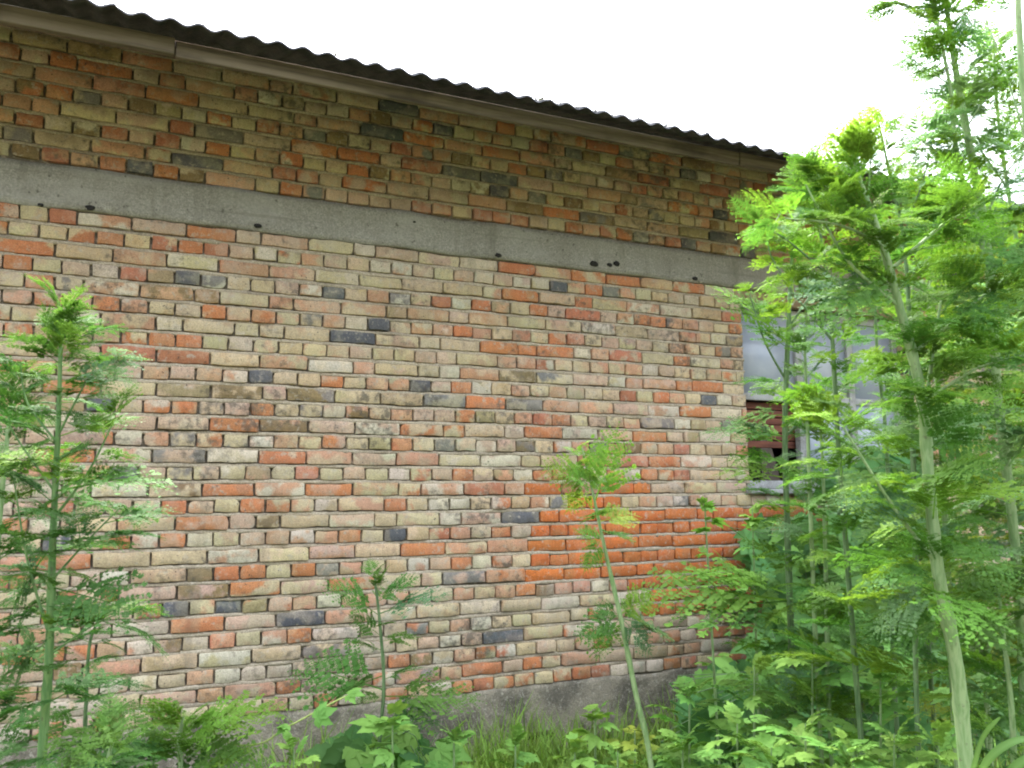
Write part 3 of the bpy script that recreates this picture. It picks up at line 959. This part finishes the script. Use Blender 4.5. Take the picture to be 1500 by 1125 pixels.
hemlock('lanky hemlock with twin stems rising above the roof line on the right', 2.3,
        [(1512, 1140, 16), (1498, 930, 16), (1482, 750, 15), (1462, 580, 14), (1448, 380, 14), (1425, 240, 12), (1403, 120, 10), (1388, 20, 8), (1378, -60, 6)], 185, 42, PALE, BRIGHT, tuft=6, start=.40, young=.15, per=2, el=(-.1, .6),
        shoots=[([(1452, 420), (1432, 330), (1404, 240), (1392, 130), (1372, 30)], 9, 80, 2.25, 14), ([(1415, 190), (1440, 150), (1480, 120)], 3, 70, 2.3, 13), ([(1440, 330), (1470, 260), (1500, 225)], 4, 80, 2.3, 7), ([(1400, 130), (1370, 110), (1340, 90)], 3, 70, 2.3, 13), ([(1410, 260), (1370, 220), (1340, 200)], 3, 75, 2.25, 9), ([(1390, 50), (1350, 20), (1310, 0)], 3, 75, 2.3, 13)])
hemlock('pale hemlock stem at the right frame edge reaching out of the top', 2.0,
        [(1560, 1140, 14), (1545, 800, 14), (1525, 450, 13), (1505, 200, 11), (1493, 40, 10), (1490, -70, 9)], 90, 6, BLUEG, GREEN, tuft=1, start=.6, young=.1, per=1,
        shoots=[([(1508, 230), (1475, 110), (1440, 20)], 3, 40, 2.0, 5)])
hemlock('yellow-green feathery hemlock behind the tallest one near the right edge', 3.0,
        [(1450, 1100, 9), (1440, 900, 9), (1425, 720, 8), (1415, 560, 6), (1410, 430, 3)], 135, 24, BRIGHT, YEL, tuft=10, start=.35, young=.4, per=2)
hemlock('feathery hemlock crowding the window right jamb', 3.3,
        [(1368, 1050, 8), (1352, 850, 8), (1340, 700, 7), (1335, 560, 6), (1338, 420, 4), (1345, 340, 3)], 115, 26, DEEPG, GREEN, dark=True, tuft=10, start=.35, young=.3, per=2)
hemlock('feathery hemlock in front of the eave end, behind the lanky twin stems', 3.0,
        [(1560, 1100, 9), (1530, 800, 9), (1490, 560, 8), (1455, 400, 6), (1440, 330, 4)], 140, 26, GREEN, BRIGHT, tuft=14, start=.45, young=.35, per=2)
hemlock('short feathery hemlock at the lower right edge among broad weeds', 2.2,
        [(1490, 1180, 10), (1482, 1040, 9), (1470, 930, 6), (1462, 860, 4)], 140, 16, GREEN, BRIGHT, tuft=8, start=.35, per=2)

hemlock('leafy hemlock between the dark stem and the thick pale stem, its crown under the eave', 2.6,
        [(1262, 1090, 9), (1244, 860, 9), (1228, 650, 8), (1216, 450, 6), (1200, 330, 4), (1192, 265, 3)], 130, 30, GREEN, BRIGHT, dark=True, tuft=14, start=.4, young=.4, per=2,
        shoots=[([(1220, 500), (1170, 440), (1140, 400)], 4, 80, 2.6, 10), ([(1210, 400), (1150, 350), (1110, 330)], 4, 80, 2.6, 10)])
hemlock('leafy hemlock right of the window, crown level with the concrete band', 2.5,
        [(1400, 1090, 9), (1390, 860, 9), (1378, 650, 8), (1366, 450, 6), (1358, 340, 4), (1350, 285, 3)], 140, 30, GREEN, BRIGHT, tuft=14, start=.4, young=.4, per=2)
hemlock('wispy pale hemlock spiring above the bushy crown, left of the lanky twin stems', 2.4,
        [(1345, 1090, 8), (1340, 800, 8), (1335, 560, 7), (1325, 360, 6), (1300, 240, 4), (1284, 165, 3)], 95, 26, PALE, BRIGHT, dark=True, tuft=7, start=.5, young=.4, per=2,
        shoots=[([(1322, 350), (1350, 270), (1365, 215)], 3, 65, 2.4, 9), ([(1315, 300), (1260, 240), (1225, 215)], 3, 60, 2.4, 8)])
hemlock('tall pale hemlock filling the sky between the lanky twin stems and the right edge', 2.5,
        [(1570, 1090, 9), (1545, 760, 9), (1510, 480, 8), (1480, 300, 6), (1462, 170, 5), (1455, 60, 3)], 125, 34, PALE, BRIGHT, tuft=6, start=.5, young=.35, per=2,
        shoots=[([(1478, 280), (1430, 210), (1400, 170)], 3, 80, 2.5, 9), ([(1470, 220), (1500, 160), (1520, 120)], 3, 80, 2.5, 8)])
hemlock('short bright hemlock in front of the lower window middle', 3.0,
        [(1215, 1050, 7), (1210, 850, 7), (1206, 700, 5), (1200, 600, 3)], 95, 16, GREEN, BRIGHT, tuft=9, start=.4, young=.4, per=2)
hemlock('dense hemlock against the right frame edge below the lanky twin stems', 2.8,
        [(1500, 1090, 9), (1492, 860, 9), (1480, 650, 8), (1475, 500, 6), (1480, 400, 4)], 135, 30, GREEN, YEL, tuft=12, start=.35, young=.4, per=2)

# ---- broad-leaved plants
WG = 'leafy weeds at the foot of the wall'
LB = (.125, .26, .052); LD = (.065, .16, .042); LL = (.135, .275, .055)


def weed(label, D, x, ytop, leaf_px, nodes, col=LB, tip=LL, T=TN, lean=0, name='leafy_weed', per=3, ybase=None):
    y0 = ybase or min(1190, ytop + 190)
    return hemlock(label, D, [(x, y0, 4), (x + lean * .5, (y0 + ytop) / 2, 4), (x + lean, ytop, 2)], leaf_px, int(nodes * 1.8), col, tip, tuft=8, start=.15, young=.35,
                   T=T, name=name, group=WG, per=per, el=(0, .7), taper=.5, bend=(.2, .6))


weed('broad jagged-leaved weed at the left end of the weed bank, beside the bare whitish stem', 3.1, 1010, 1010, 80, 8)
weed('low jagged-leaved weed in the front row left of the thick pale stem', 2.6, 1080, 1060, 90, 7)
weed('pale jagged-leaved weed on top of the weed bank under the dark stem', 3.0, 1105, 975, 85, 9, LB, LL)
weed('upright jagged-leaved weed in the weed bank below the vine', 2.9, 1190, 960, 90, 9)
weed('wide jagged-leaved weed in the middle of the front row', 2.5, 1180, 1060, 95, 8)
weed('dark jagged-leaved weed in the weed bank just left of the thick pale stem', 2.7, 1290, 985, 95, 9, LB, LB)
weed('pale jagged-leaved weed right beneath the window middle', 3.1, 1255, 935, 85, 9, LB, LL)
weed('bushy jagged-leaved weed in the front row beside the thick pale stem', 2.3, 1310, 1075, 100, 8)
weed('jagged-leaved weed growing right of the thick pale stem', 2.6, 1445, 1010, 95, 9, LB, LD)
weed('yellowish jagged-leaved weed low in the bank near the grass', 3.3, 930, 1070, 60, 6, LL, YEL)
weed('small lobed weed sprouting at the plinth beside the whitish stem', 3.4, 872, 1045, 70, 4, LB, LL, TP, per=2)
weed('broad lobed weed under the slim hemlock at the plinth', 3.2, 575, 1055, 75, 6, LB, LL, TP, per=2)
weed('lone leafy weed tip rising before the bricks left of the window sill', 3.7, 1052, 735, 48, 10, LL, LL, TP, lean=-20, ybase=1090, per=1)
weed('lobed weed on the right reaching the sill end', 3.5, 1112, 745, 62, 10, LB, LL, TP, lean=-10, ybase=1080, per=1)


def vine(label, name, poly, n, stems, yr, leaf_px, cols, Dm, group=None):
    E_ = empty(name, (0, 0, 0), label, 'vine', group)
    root = at(stems[0][0][0], stems[0][0][1], yr[0] - .05)
    E_.location = (root.x, root.y, GZ); off = -Vector(E_.location)
    fo = Foliage(); tb = Tubes()
    sp = []
    for st in stems:
        P = [at(x, y, random.uniform(*yr)) for x, y in st]
        ss = smooth_path(P, 6); sp += ss
        g0 = P[0].copy(); g0.z = GZ - .02
        tb.add([p + off for p in [g0] + ss], list(np.linspace(.006, .003, len(ss) + 1)), 6)
    def inside(x, y):
        c = False; j = len(poly) - 1
        for i in range(len(poly)):
            xi, yi = poly[i]; xj, yj = poly[j]
            if (yi > y) != (yj > y) and x < (xj - xi) * (y - yi) / (yj - yi) + xi: c = not c
            j = i
        return c
    xs_ = [p[0] for p in poly]; ys_ = [p[1] for p in poly]
    made = 0
    while made < n:
        x, y = random.uniform(min(xs_), max(xs_)), random.uniform(min(ys_), max(ys_))
        if not inside(x, y): continue
        made += 1
        tgt = at(x, y, random.uniform(*yr))
        q = min(sp, key=lambda p: (p - tgt).length)
        L = leaf_px * Dm / FPX * random.uniform(.7, 1.25)
        d = Vector((random.uniform(-1, 1), random.uniform(-.9, -.1), random.uniform(-.9, .3))).normalized()
        b0 = tgt - d * L * .4
        mid = (q + b0) / 2 + Vector((0, -.03, .02))
        tb.add([p + off for p in smooth_path([q, mid, b0], 4)], [.0018] * 9, 5)
        fo.add(random.choice(TP), b0 + off, d, L, tint(random.choice(cols)), random.uniform(.1, .5), random.uniform(-.5, .5), Vector((random.uniform(-.4, .4), -1, random.uniform(.2, 1))))
    tb.build('stem', MSD, E_)
    fo.build('foliage', MLB, E_)
    return E_


vine('dark green lobed vine climbing the wall below and beside the window', 'climbing_vine',
     [(1095, 790), (1150, 740), (1210, 745), (1240, 690), (1300, 640), (1345, 640), (1395, 760), (1400, 940), (1340, 990), (1120, 980), (1130, 900)], 330,
     [[(1200, 1010), (1190, 900), (1160, 800)], [(1260, 1010), (1270, 860), (1240, 740)], [(1330, 1010), (1330, 840), (1320, 660)], [(1380, 1000), (1385, 860), (1370, 720)]],
     (-.85, -.08), 68, (LD, LD, LB, LB, (.07, .18, .05)), 5.6)
vine('low lobed vine spreading in the shade of the weed bank', 'creeping_vine',
     [(1010, 985), (1120, 930), (1330, 950), (1480, 950), (1500, 1150), (980, 1150)], 170,
     [[(1100, 1080), (1130, 1030), (1160, 980)], [(1250, 1080), (1300, 1020), (1330, 980)], [(1400, 1080), (1430, 1010), (1450, 960)]],
     (-1.5, -.4), 75, (LD, LB, LD), 5.0)
vine('shaded lobed creeper under the slim hemlock left of the grass', 'leafy_creeper',
     [(500, 1080), (560, 1045), (640, 1075), (660, 1150), (480, 1150)], 36,
     [[(540, 1120), (560, 1090), (600, 1070)]], (-.9, -.5), 75, (LB, LD), 4.2)

# wiry yellow-green vine arching before the plinth
E_ = empty('wiry_vine', (0, 0, 0), 'thin wiry yellow-green vine arching before the plinth at left', 'vine')
D = 3.0
P = [pt(x, y, D + z) for x, y, z in ((300, 1150, .1), (303, 1062, 0), (318, 1078, 0), (345, 1091, -.02), (385, 1088, 0), (412, 1070, .03), (440, 1055, .05), (490, 1028, .1), (520, 1015, .15))]
rt = P[0].copy(); rt.z = GZ; E_.location = rt; off = -rt
tb = Tubes(); fo = Foliage()
ss = smooth_path([rt] + P, 6); tb.add([p + off for p in ss], [.0032] * len(ss), 6)
for x, y, x2, y2, px in ((412, 1070, 418, 1058, 26), (450, 1060, 520, 1015, 50), (500, 1020, 535, 1010, 40), (318, 1078, 300, 1055, 40), (345, 1090, 352, 1110, 24), (430, 1060, 400, 1072, 30)):
    a, b_ = pt(x, y, D), pt(x2, y2, D - .05)
    fo.add(random.choice(TP), a + off, b_ - a, px * D / FPX, tint(LL), .2, random.uniform(-.4, .4), Vector((0, -.8, .8)))
tb.build('stem', stem_material('yellow_stem', (.30, .36, .10), (.24, .30, .08)), E_)
fo.build('foliage', MLB, E_)

# long pale strap leaf in the bottom right corner
E_ = empty('strap_leaf_plant', (0, 0, 0), 'pale plant with long arching strap leaves in the bottom right corner', 'plant')
rt = pt(1420, 1240, 1.9); rt.z = GZ; E_.location = rt; off = -rt
V = []; F = []; C = []
for (pts, wpx) in (([(1425, 1200), (1440, 1125), (1480, 1088), (1530, 1080)], 11), ([(1450, 1200), (1470, 1145), (1505, 1112), (1560, 1108)], 13), ([(1410, 1200), (1425, 1130), (1440, 1080), (1465, 1050)], 9)):
    ss = smooth_path([pt(x, y, 1.9 - .04 * i) for i, (x, y) in enumerate(pts)], 8)
    ss = [Vector((rt.x, rt.y, GZ))] + ss
    n = len(ss); b0 = len(V)
    for i, p in enumerate(ss):
        d = (ss[min(i + 1, n - 1)] - ss[max(0, i - 1)]).normalized()
        s_ = d.cross(Vector((-.3, -.8, .5))).normalized()
        wv = wpx * 1.9 / FPX * .5 * (math.sin(math.pi * min(1, (i / (n - 1)) * .9 + .08)) ** .6 + .02)
        for q in (p - s_ * wv, p + Vector((0, .3, -.9)) * wv * .35, p + s_ * wv): V.append(tuple(q + off))
        C += [(.11, .22, .06), (.15, .27, .09), (.11, .22, .06)]
    for i in range(n - 1):
        a = b0 + 3 * i
        F += [(a, a + 1, a + 4, a + 3), (a + 1, a + 2, a + 5, a + 4)]
mesh_np('foliage', V, F, MLB, E_, {'Col': np.array(C)}, smooth=True)

for lb_, D_, x_, yt_, lp_, nn_, T_ in (
        ('low jagged-leaved weed at the plinth right of the slim hemlock', 3.3, 665, 1075, 62, 6, TN), ('low jagged-leaved weed by the vent slot in the plinth', 3.4, 755, 1085, 58, 5, TN),
        ('low lobed weed between the vent slot and the whitish stem', 3.3, 842, 1092, 60, 5, TP), ('pale jagged-leaved weed rooted just left of the whitish stem base', 3.0, 905, 1100, 66, 5, TN),
        ('low jagged-leaved weed in front of the wiry vine at left', 2.8, 430, 1095, 66, 5, TN), ('small lobed weed left of the wiry vine below the plinth edge', 3.0, 225, 1085, 66, 5, TP),
        ('light jagged-leaved weed just right of the whitish stem', 2.9, 1000, 1085, 74, 6, TN), ('light jagged-leaved weed low in front between the weed bank plants', 2.4, 1130, 1095, 90, 6, TN),
        ('light jagged-leaved weed low in front left of the thick pale stem', 2.3, 1250, 1095, 95, 6, TN), ('light jagged-leaved weed low in front touching the thick pale stem', 2.2, 1375, 1085, 95, 6, TN)):
    weed(lb_, D_, x_, yt_, lp_, nn_, LL, LL, T_)

# ---- grass (one mass)
nb = 34000
bx = rng.uniform(-2.5, 8, nb); by = -rng.random(nb) ** 1.25 * 6.2 - .02
tall = np.array([.5 + .9 * max(0, .5 + noise.noise((x * 1.6, y * 1.6, 9))) for x, y in zip(bx, by)])
hgt = tall * rng.uniform(.12, .34, nb) * np.where((by > -1.3) & (bx > .3) & (bx < 4), 1.35, 1.0)
for cxp, cyp, sp_, hh, cnt in ((2.0, -.45, .16, .40, 260), (1.75, -.5, .2, .34, 260), (2.3, -.35, .2, .30, 220), (2.75, -.3, .3, .3, 240), (1.45, -.5, .25, .28, 200), (3.1, -.25, .25, .28, 160)):
    bx = np.concatenate((bx, rng.normal(cxp, sp_, cnt))); by = np.concatenate((by, np.minimum(-.03, rng.normal(cyp, sp_ * .7, cnt)))); hgt = np.concatenate((hgt, hh * rng.uniform(.5, 1.2, cnt)))
# keep the photographer's standing place trodden
tread = (np.hypot(bx - 0, by + 4.9) < 1.0)
hgt = np.where(tread, hgt * .25, hgt)
nb = len(bx)
a = rng.uniform(0, 6.28, nb); ln = hgt * rng.uniform(.15, .75, nb)
wd = rng.uniform(.0026, .0056, nb)
dx, dy = np.cos(a), np.sin(a)
sx, sy = -dy, dx
lev = []
for t, wf in ((0, 1), (.4, .9), (.75, .6), (1, .06)):
    px = bx + dx * ln * t * t; py = np.minimum(by + dy * ln * t * t, -.015); pz = GZ - .04 + hgt * (t - .18 * t ** 3 * (ln / np.maximum(hgt, .01)))
    lev.append(np.stack((px - sx * wd * wf, py - sy * wd * wf, pz), -1)); lev.append(np.stack((px + sx * wd * wf, py + sy * wd * wf, pz), -1))
GV = np.stack(lev, 1).reshape(-1, 3)
b0 = np.arange(nb) * 8
GF = np.concatenate([np.stack((b0 + 2 * i, b0 + 2 * i + 1, b0 + 2 * i + 3, b0 + 2 * i + 2), -1) for i in range(3)])
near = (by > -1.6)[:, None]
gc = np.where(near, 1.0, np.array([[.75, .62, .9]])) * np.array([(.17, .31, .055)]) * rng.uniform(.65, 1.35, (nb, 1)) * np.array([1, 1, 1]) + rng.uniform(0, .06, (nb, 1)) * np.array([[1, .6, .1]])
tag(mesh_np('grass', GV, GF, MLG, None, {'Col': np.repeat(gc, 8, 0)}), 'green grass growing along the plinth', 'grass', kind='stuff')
